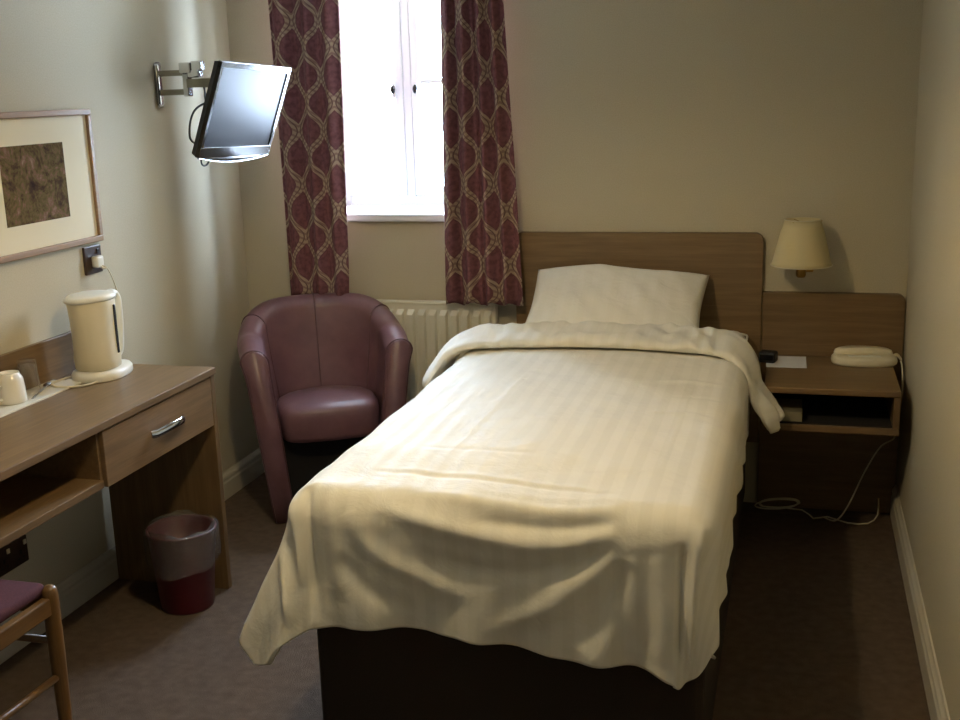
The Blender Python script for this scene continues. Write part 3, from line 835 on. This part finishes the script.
# ---------------------------------------------------------------- pine chair (front leg and seat corner in view)
ch = empty('dining_chair', (.30, -2.32, 0), 'light beech chair with maroon seat pad at the desk, left foreground corner', 'chair')
CX0, CX1, CY0, CY1, CZ = .085, .520, -2.56, -2.125, .462
def cp(o): return rel(o, ch)
for x, y in ((CX1, CY1), (CX0, CY1)):
    cp(lathe('leg', [(0, .0), (.013, 0), (.0145, .02), (.019, .30), (.0195, .445), (.0175, .458), (.011, .465), (0, .467)], 'pine_z', c=(x, y, 0), n=24))
for x in (CX0, CX1):
    cp(tube('rear_leg', [(x, CY0-.03, 0), (x, CY0-.005, .25), (x, CY0, .46), (x, CY0-.02, .62), (x, CY0-.05, .70)], .017, 'pine_z', sm=6, n=16))
bm = bmesh.new()
add_box(bm, CX1-.011, CX1+.011, CY0, CY1, .398, .442, .004); add_box(bm, CX0-.011, CX0+.011, CY0, CY1, .398, .442, .004)
add_box(bm, CX0, CX1, CY1-.011, CY1+.011, .398, .442, .004); add_box(bm, CX0, CX1, CY0-.011, CY0+.011, .398, .442, .004)
cp(from_bm('seat_rail', bm, 'pine'))
bm = bmesh.new(); add_box(bm, CX0+.004, CX1-.008, CY0+.02, CY1+.004, .442, .474, .014, 4)
cp(from_bm('seat_pad', bm, 'seat_pad', smooth=True))
for x in (CX0, CX1): cp(tube('stretcher', [(x, CY0, .245), (x, CY1, .235)], .009, 'pine', n=12))
cp(tube('stretcher', [(CX0, CY1, .32), (CX1, CY1, .325)], .009, 'pine', n=12))
bm = bmesh.new(); add_box(bm, CX0, CX1, CY0-.055, CY0-.030, .60, .69, .006); cp(from_bm('back_rail', bm, 'pine'))

# ---------------------------------------------------------------- television + bracket
br = empty('tv_wall_bracket', (0, -.565, 1.62), 'chrome swing-arm wall bracket holding the small television', 'bracket')
bm = bmesh.new(); add_box(bm, 0, .018, -.588, -.548, 1.543, 1.697, .012, 4)
rel(from_bm('wall_plate', bm, 'chrome', smooth=True), br)
rel(box('arm', .014, .120, -.578, -.560, 1.648, 1.668, 'brushed', bevel=.003), br)
rel(box('arm', .014, .120, -.578, -.560, 1.583, 1.603, 'brushed', bevel=.003), br)
bm = bmesh.new(); add_box(bm, .112, .134, -.586, -.554, 1.577, 1.656, .004); rel(from_bm('pivot_block', bm, 'chrome'), br)
bm = bmesh.new(); add_box(bm, .134, .180, -.590, -.555, 1.640, 1.668, .006)
add_box(bm, .106, .150, -.594, -.550, 1.656, 1.692, .004); add_box(bm, .150, .188, -.590, -.554, 1.664, 1.696, .004); rel(from_bm('pivot_cap', bm, 'chrome'), br)
# television pose (fitted)
TVC = Vector((.418, -.725, 1.524)); aT, tT, rT = 1.549, .347, -.037
hx = Vector((math.cos(aT), math.sin(aT), 0)); n0 = Vector((math.sin(aT), -math.cos(aT), 0))
up2 = Vector((0, 0, 1))*math.cos(tT)+n0*math.sin(tT)
H_ = hx*math.cos(rT)+up2*math.sin(rT); U_ = -hx*math.sin(rT)+up2*math.cos(rT); N_ = H_.cross(U_)
tvM = Matrix((H_, U_, N_)).transposed().to_4x4(); tvM.translation = TVC
tv = empty('television', TVC, 'small black flat-screen television tilted on its wall bracket, reflecting the window', 'television')
tv.rotation_euler = tvM.to_euler()
tw, th_ = .490, .310
bm = bmesh.new(); 
z0, z1 = -th_/2+.034, th_/2-.018; x0, x1 = -tw/2+.016, tw/2-.016
for a, b, c, d_ in ((-tw/2, tw/2, z1, th_/2), (-tw/2, tw/2, -th_/2, z0), (-tw/2, x0, z0, z1), (x1, tw/2, z0, z1)):
    add_box(bm, a, b, c, d_, -.012, .003, .0015)
from_bm('bezel', bm, 'black_gloss', tv)
box('screen', x0-.002, x1+.002, z0-.002, z1+.002, -.008, -.001, 'screen', tv, bevel=0)
# back shell
def bk(z, k, kk): return [(-tw/2*k, -th_/2*kk, z), (tw/2*k, -th_/2*kk, z), (tw/2*k, th_/2*kk, z), (-tw/2*k, th_/2*kk, z)]
L_ = [bk(-.010, .995, .99), bk(-.028, .97, .96), bk(-.045, .72, .70), bk(-.052, .5, .5)]
grid_mesh('back_casing', 4, 4, lambda i, j: L_[j][i], 'black', tv, closed_u=True, caps=True, smooth=False)
# curved chin below the screen
nc = 24
def chin(i, j):
    u_ = i/(nc-1)*2-1; yb = -th_/2-.018*(1-u_*u_); row = [(-th_/2+.004, .002), (yb, .002), (yb-.001, -.010), (-th_/2+.004, -.012)]
    return (u_*(tw/2-.004), row[j][0], row[j][1])
grid_mesh('chin', nc, 4, chin, 'black_gloss', tv, closed_v=True)
def chin2(i, j):
    u_ = i/(nc-1)*2-1; yb = -th_/2-.018*(1-u_*u_); o_ = [(.001, .0035), (-.003, .0035), (-.003, -.004), (.001, -.004)][j]
    return (u_*(tw/2-.004), yb+o_[0], o_[1])
grid_mesh('chin_trim', nc, 4, chin2, 'silver_trim', tv, closed_v=True)
bm = bmesh.new(); add_box(bm, tw/2-.001, tw/2+.003, -th_/2+.004, th_/2-.004, -.011, .0025, .001); add_box(bm, -tw/2, tw/2, th_/2-.001, th_/2+.002, -.010, .0025, .001)
from_bm('edge_trim', bm, 'silver_trim', tv)
# arm from pivot to the television back (part of the bracket)
back = tvM @ Vector((0, 0.01, -.050))
bm = bmesh.new()
A_ = Vector((.128, -.571, 1.622)); 
def bar(bm, a, b, w, h):
    d = (b-a).normalized(); s_ = d.cross(Vector((0, 0, 1))).normalized()*w; u_ = s_.cross(d).normalized()*h
    r1 = [bm.verts.new(a+p*s_/2+q*u_/2) for p, q in ((-1, -1), (1, -1), (1, 1), (-1, 1))]
    r2 = [bm.verts.new(b+p*s_/2+q*u_/2) for p, q in ((-1, -1), (1, -1), (1, 1), (-1, 1))]
    for i in range(4): bm.faces.new((r1[i], r1[(i+1) % 4], r2[(i+1) % 4], r2[i]))
    bm.faces.new(r1[::-1]); bm.faces.new(r2)
mid_ = Vector((.305, -.640, 1.620))
bar(bm, A_, mid_, .028, .030); bar(bm, mid_-Vector((.01, 0, 0)), back, .028, .030)
rel(from_bm('swing_arm', bm, 'brushed'), br)
bm = bmesh.new(); add_box(bm, -.05, .05, -.04, .06, -.058, -.051, .002); bmesh.ops.transform(bm, matrix=tvM, verts=bm.verts)
rel(from_bm('mounting_plate', bm, 'black'), br)
# cables
def tl(x, y, z): return tuple(Vector((x, y, z)))
bm = bmesh.new(); add_tube(bm, catmull([(-.19, .02, -.035), (-.235, -.01, -.05), (-.262, -.05, -.045), (-.258, -.10, -.035), (-.22, -.12, -.03)], 6), .0035, 8)
from_bm('cable', bm, 'black', tv, smooth=True)
bm = bmesh.new(); add_tube(bm, catmull([(-.16, -.13, -.03), (-.165, -.175, -.028), (-.145, -.192, -.025), (-.12, -.18, -.025), (-.12, -.13, -.03)], 6), .003, 8)
from_bm('cable', bm, 'black', tv, smooth=True)
c1 = tube('aerial_cable', [(.21, -.61, 1.615), (.225, -.64, 1.56), (.26, -.67, 1.50), (.30, -.70, 1.49)], .003, 'black', sm=6, n=8); rel(c1, br)
c1 = tube('aerial_cable', [(.20, -.60, 1.612), (.235, -.64, 1.55), (.28, -.68, 1.50)], .003, 'grey_plastic', sm=6, n=8); rel(c1, br)

# ---------------------------------------------------------------- wall lamp
LX, LY = 2.206, -.140
wl = empty('wall_lamp', (LX, 0, .93), 'cream fabric shaded brass wall lamp above the bedside unit', 'lamp')
prof = [(.1035, .942), (.0605, 1.100)]
bm = bmesh.new(); add_lathe(bm, [(.1035, .942), (.098, .957), (.093, .978), (.087, 1.003), (.081, 1.028), (.074, 1.057), (.067, 1.076), (.0605, 1.100)], 64, (LX, LY, 0))
o = rel(from_bm('lamp_shade', bm, 'shade', smooth=True), wl)
mo = o.modifiers.new('t', 'SOLIDIFY'); mo.thickness = .0015
for r, z in ((.1038, .942), (.0608, 1.100)):
    bm = bmesh.new(); add_tube(bm, [(LX+r*math.cos(2*PI*k/48), LY+r*math.sin(2*PI*k/48), z) for k in range(49)], .0016, 6, False)
    rel(from_bm('shade_rim', bm, 'cream_plastic', smooth=True), wl)
rel(lathe('lamp_holder', [(0, .898), (.014, .898), (.017, .905), (.017, .975), (.016, .98), (.016, 1.0), (0, 1.0)], 'brass', c=(LX, LY, 0), n=24), wl)
rel(lathe('bulb', [(0, 1.0), (.012, 1.0), (.015, 1.02), (.028, 1.045), (.024, 1.068), (.012, 1.078), (0, 1.08)], 'china', c=(LX, LY, 0), n=24), wl)
bm = bmesh.new(); add_tube(bm, catmull([(LX+.012, -.006, .915), (LX+.010, -.06, .912), (LX+.004, -.11, .905), (LX, LY, .910)], 6), .006, 10)
rel(from_bm('lamp_arm', bm, 'brass', smooth=True), wl)
bm = bmesh.new(); add_box(bm, LX-.016, LX+.044, -.012, 0, .895, .942, .005); rel(from_bm('back_plate', bm, 'brass'), wl)
bm = bmesh.new()
for k in range(3): a = 2*PI*k/3; add_tube(bm, [(LX, LY, 1.09), (LX+.0655*math.cos(a), LY+.0655*math.sin(a), 1.095)], .0012, 6)
add_tube(bm, [(LX, LY, .998), (LX+.03, LY, 1.03), (LX+.028, LY, 1.07), (LX, LY, 1.09)], .0012, 6)
rel(from_bm('shade_carrier', bm, 'brass'), wl)

# ---------------------------------------------------------------- things on the bedside unit
ph = empty('telephone', (2.430, -.118, NZ), 'cream corded telephone on the right end of bedside unit', 'telephone', rz=math.radians(2))
def slab(name, hw, hd, lay, mat, parent, p=2.8, dz=0, bend=0):
    n = 56; rr = []
    for k, z in lay:
        row = []
        for i in range(n):
            a = 2*PI*i/n; c, s_ = math.cos(a), math.sin(a)
            x = hw*k*abs(c)**(2/p)*(1 if c >= 0 else -1); y = hd*k*abs(s_)**(2/p)*(1 if s_ >= 0 else -1)
            row.append((x, y, z+bend*(x/hw)**2+dz))
        rr.append(row)
    return grid_mesh(name, n, len(rr), lambda i, j: rr[j][i], mat, parent, closed_u=True, caps=True)
slab('phone_base', .112, .070, [(.94, 0), (.98, .004), (1, .012), (.985, .022), (.94, .028), (.84, .031)], 'cream_plastic', ph, 2.6)
hs = slab('handset', .100, .026, [(.85, .028), (.97, .030), (1, .040), (.96, .050), (.85, .054)], 'cream_plastic', ph, 3.2, bend=-.008)
hs.location = (-.002, .022, 0)
kp = box('keypad', -.055, .055, -.042, -.012, .029, .0325, 'white_plastic', ph, bevel=.002)
# coiled cord at the right end, falling behind to the wall
bm = bmesh.new(); pts = []
for k in range(160):
    t_k = k/159; a = t_k*2*PI*13
    base_ = Vector((.098+.030*t_k, .015-.060*t_k*0, .022+.012*math.sin(PI*t_k)-.014*t_k)); pts.append(base_+Vector((.0, math.cos(a)*.006, math.sin(a)*.006)))
add_tube(bm, pts, .0016, 6); from_bm('coiled_cord', bm, 'cream_plastic', ph, smooth=True)
pc = tag(tube('telephone_cable', [(2.553, -.115, .600), (2.556, -.15, .585), (2.556, -.20, .52), (2.552, -.18, .42), (2.545, -.14, .33), (2.50, -.12, .285), (2.45, -.13, .19), (2.40, -.15, .07), (2.36, -.16, .012), (2.32, -.13, .007)], .0028, 'cream_plastic', sm=8, n=8), 'pale telephone cable dropping from bedside unit to the floor', 'cable')
note = tag(box('note_card', -.069, .069, -.085, .085, 0, .0012, 'paper', bevel=0), 'white paper card lying on the bedside unit beside the bed', 'paper')
note.location = (2.166, -.140, NZ); note.rotation_euler = (0, 0, math.radians(1))
ck = empty('alarm_clock', (2.103, -.150, NZ), 'small black bedside clock standing at the left end of the white card', 'clock', rz=math.radians(-12))
bm = bmesh.new(); add_box(bm, -.030, .030, -.026, .026, .0012, .040, .008, 3)
from_bm('clock_case', bm, 'black', ck, smooth=False)
box('clock_face', -.023, .023, -.0275, -.0262, .012, .032, 'black_gloss', ck, bevel=0)
bk_ = tag(box('booklet', 2.125, 2.225, -.470, -.30, .4665, .5, 'bookgrey', bevel=.002), 'thin grey folder lying in the open bedside shelf', 'folder')
# white loose cable coil on the carpet
bm = bmesh.new(); pts = []
for k in range(90):
    a = k/89*2*PI*2.6; rx, ry = .075+.008*math.sin(a*.7), .055+.006*math.cos(a*1.3)
    pts.append((2.155+.012*math.sin(a*.4)+rx*math.cos(a), -.085-.5*ry*math.sin(a)-.01*math.cos(a*.6), .034+.030*math.sin(a+.3)))
pts += [(2.24, -.10, .02), (2.28, -.14, .005), (2.33, -.11, .004), (2.40, -.16, .004), (2.47, -.15, .004), (2.505, -.1, .02), (2.51, -.035, .06)]
add_tube(bm, catmull(pts, 2), .0028, 6)
tag(from_bm('extension_cable', bm, 'cream_plastic', smooth=True), 'loosely coiled white cable on the carpet under bedside unit', 'cable')

# ---------------------------------------------------------------- pendant lamp (just above the frame) with the warm bulb
PX, PYY, PZ = 1.34, -2.08, 2.01
pe = empty('pendant_lamp', (PX, PYY, H), 'cream drum pendant lamp hanging from the ceiling over the foot of the bed', 'lamp')
bm = bmesh.new(); add_lathe(bm, [(.16, 1.95), (.11, 2.12)], 48, (PX, PYY, 0))
o = rel(from_bm('lamp_shade', bm, 'pendant_shade', smooth=True), pe); mo = o.modifiers.new('t', 'SOLIDIFY'); mo.thickness = .002
rel(tube('cord', [(PX, PYY, 2.10), (PX, PYY, H)], .004, 'white_plastic'), pe)
rel(lathe('lamp_holder', [(0, 2.05), (.018, 2.05), (.018, 2.10), (0, 2.105)], 'white_plastic', c=(PX, PYY, 0), n=20), pe)
rel(lathe('ceiling_rose', [(0, H-.03), (.03, H-.03), (.05, H-.001), (0, H-.001)], 'white_plastic', c=(PX, PYY, 0), n=24), pe)
bm = bmesh.new()
for k in range(3): a = 2*PI*k/3; add_tube(bm, [(PX, PYY, 2.10), (PX+.112*math.cos(a), PYY+.112*math.sin(a), 2.115)], .0015, 6)
rel(from_bm('shade_carrier', bm, 'brushed'), pe)

# ---------------------------------------------------------------- lights
ld = bpy.data.lights.new('warm_bulb', 'POINT'); ld.energy = 23; ld.color = (1.0, .81, .48); ld.shadow_soft_size = .035
lo = bpy.data.objects.new('warm_bulb', ld); col.objects.link(lo); lo.location = (PX, PYY, PZ)
w = bpy.data.worlds.new('overcast_sky'); scene.world = w; w.use_nodes = True
bg = w.node_tree.nodes['Background']; bg.inputs[0].default_value = (.66, .80, 1.0, 1); bg.inputs[1].default_value = 72.0
al = bpy.data.lights.new('window_portal', 'AREA'); al.shape = 'RECTANGLE'; al.size = WX1-WX0; al.size_y = WZ1-WZ0
ao = bpy.data.objects.new('window_portal', al); col.objects.link(ao); ao.location = ((WX0+WX1)/2, .40, (WZ0+WZ1)/2); ao.rotation_euler = (math.radians(-90), 0, 0)
al.cycles.is_portal = True

# ---------------------------------------------------------------- camera
cam = bpy.data.cameras.new('camera'); co = bpy.data.objects.new('camera', cam); col.objects.link(co)
yaw, pitch, roll, F = .2758, .233, -.0307, 1141.82
f_ = Vector((-math.sin(yaw)*math.cos(pitch), math.cos(yaw)*math.cos(pitch), -math.sin(pitch)))
r0 = Vector((math.cos(yaw), math.sin(yaw), 0)); u0 = r0.cross(f_)
c_, s_ = math.cos(roll), math.sin(roll); r1 = r0*c_+u0*s_; u1 = -r0*s_+u0*c_
Mx = Matrix((r1, u1, -f_)).transposed().to_4x4(); Mx.translation = (2.1924, -4.2487, 1.5726)
co.matrix_world = Mx; cam.sensor_width = 36; cam.lens = F*36/960; cam.clip_start = .05
scene.camera = co
scene.view_settings.view_transform = 'Standard'; scene.view_settings.look = 'None'
scene.view_settings.exposure = 0.46; scene.view_settings.gamma = 1.0
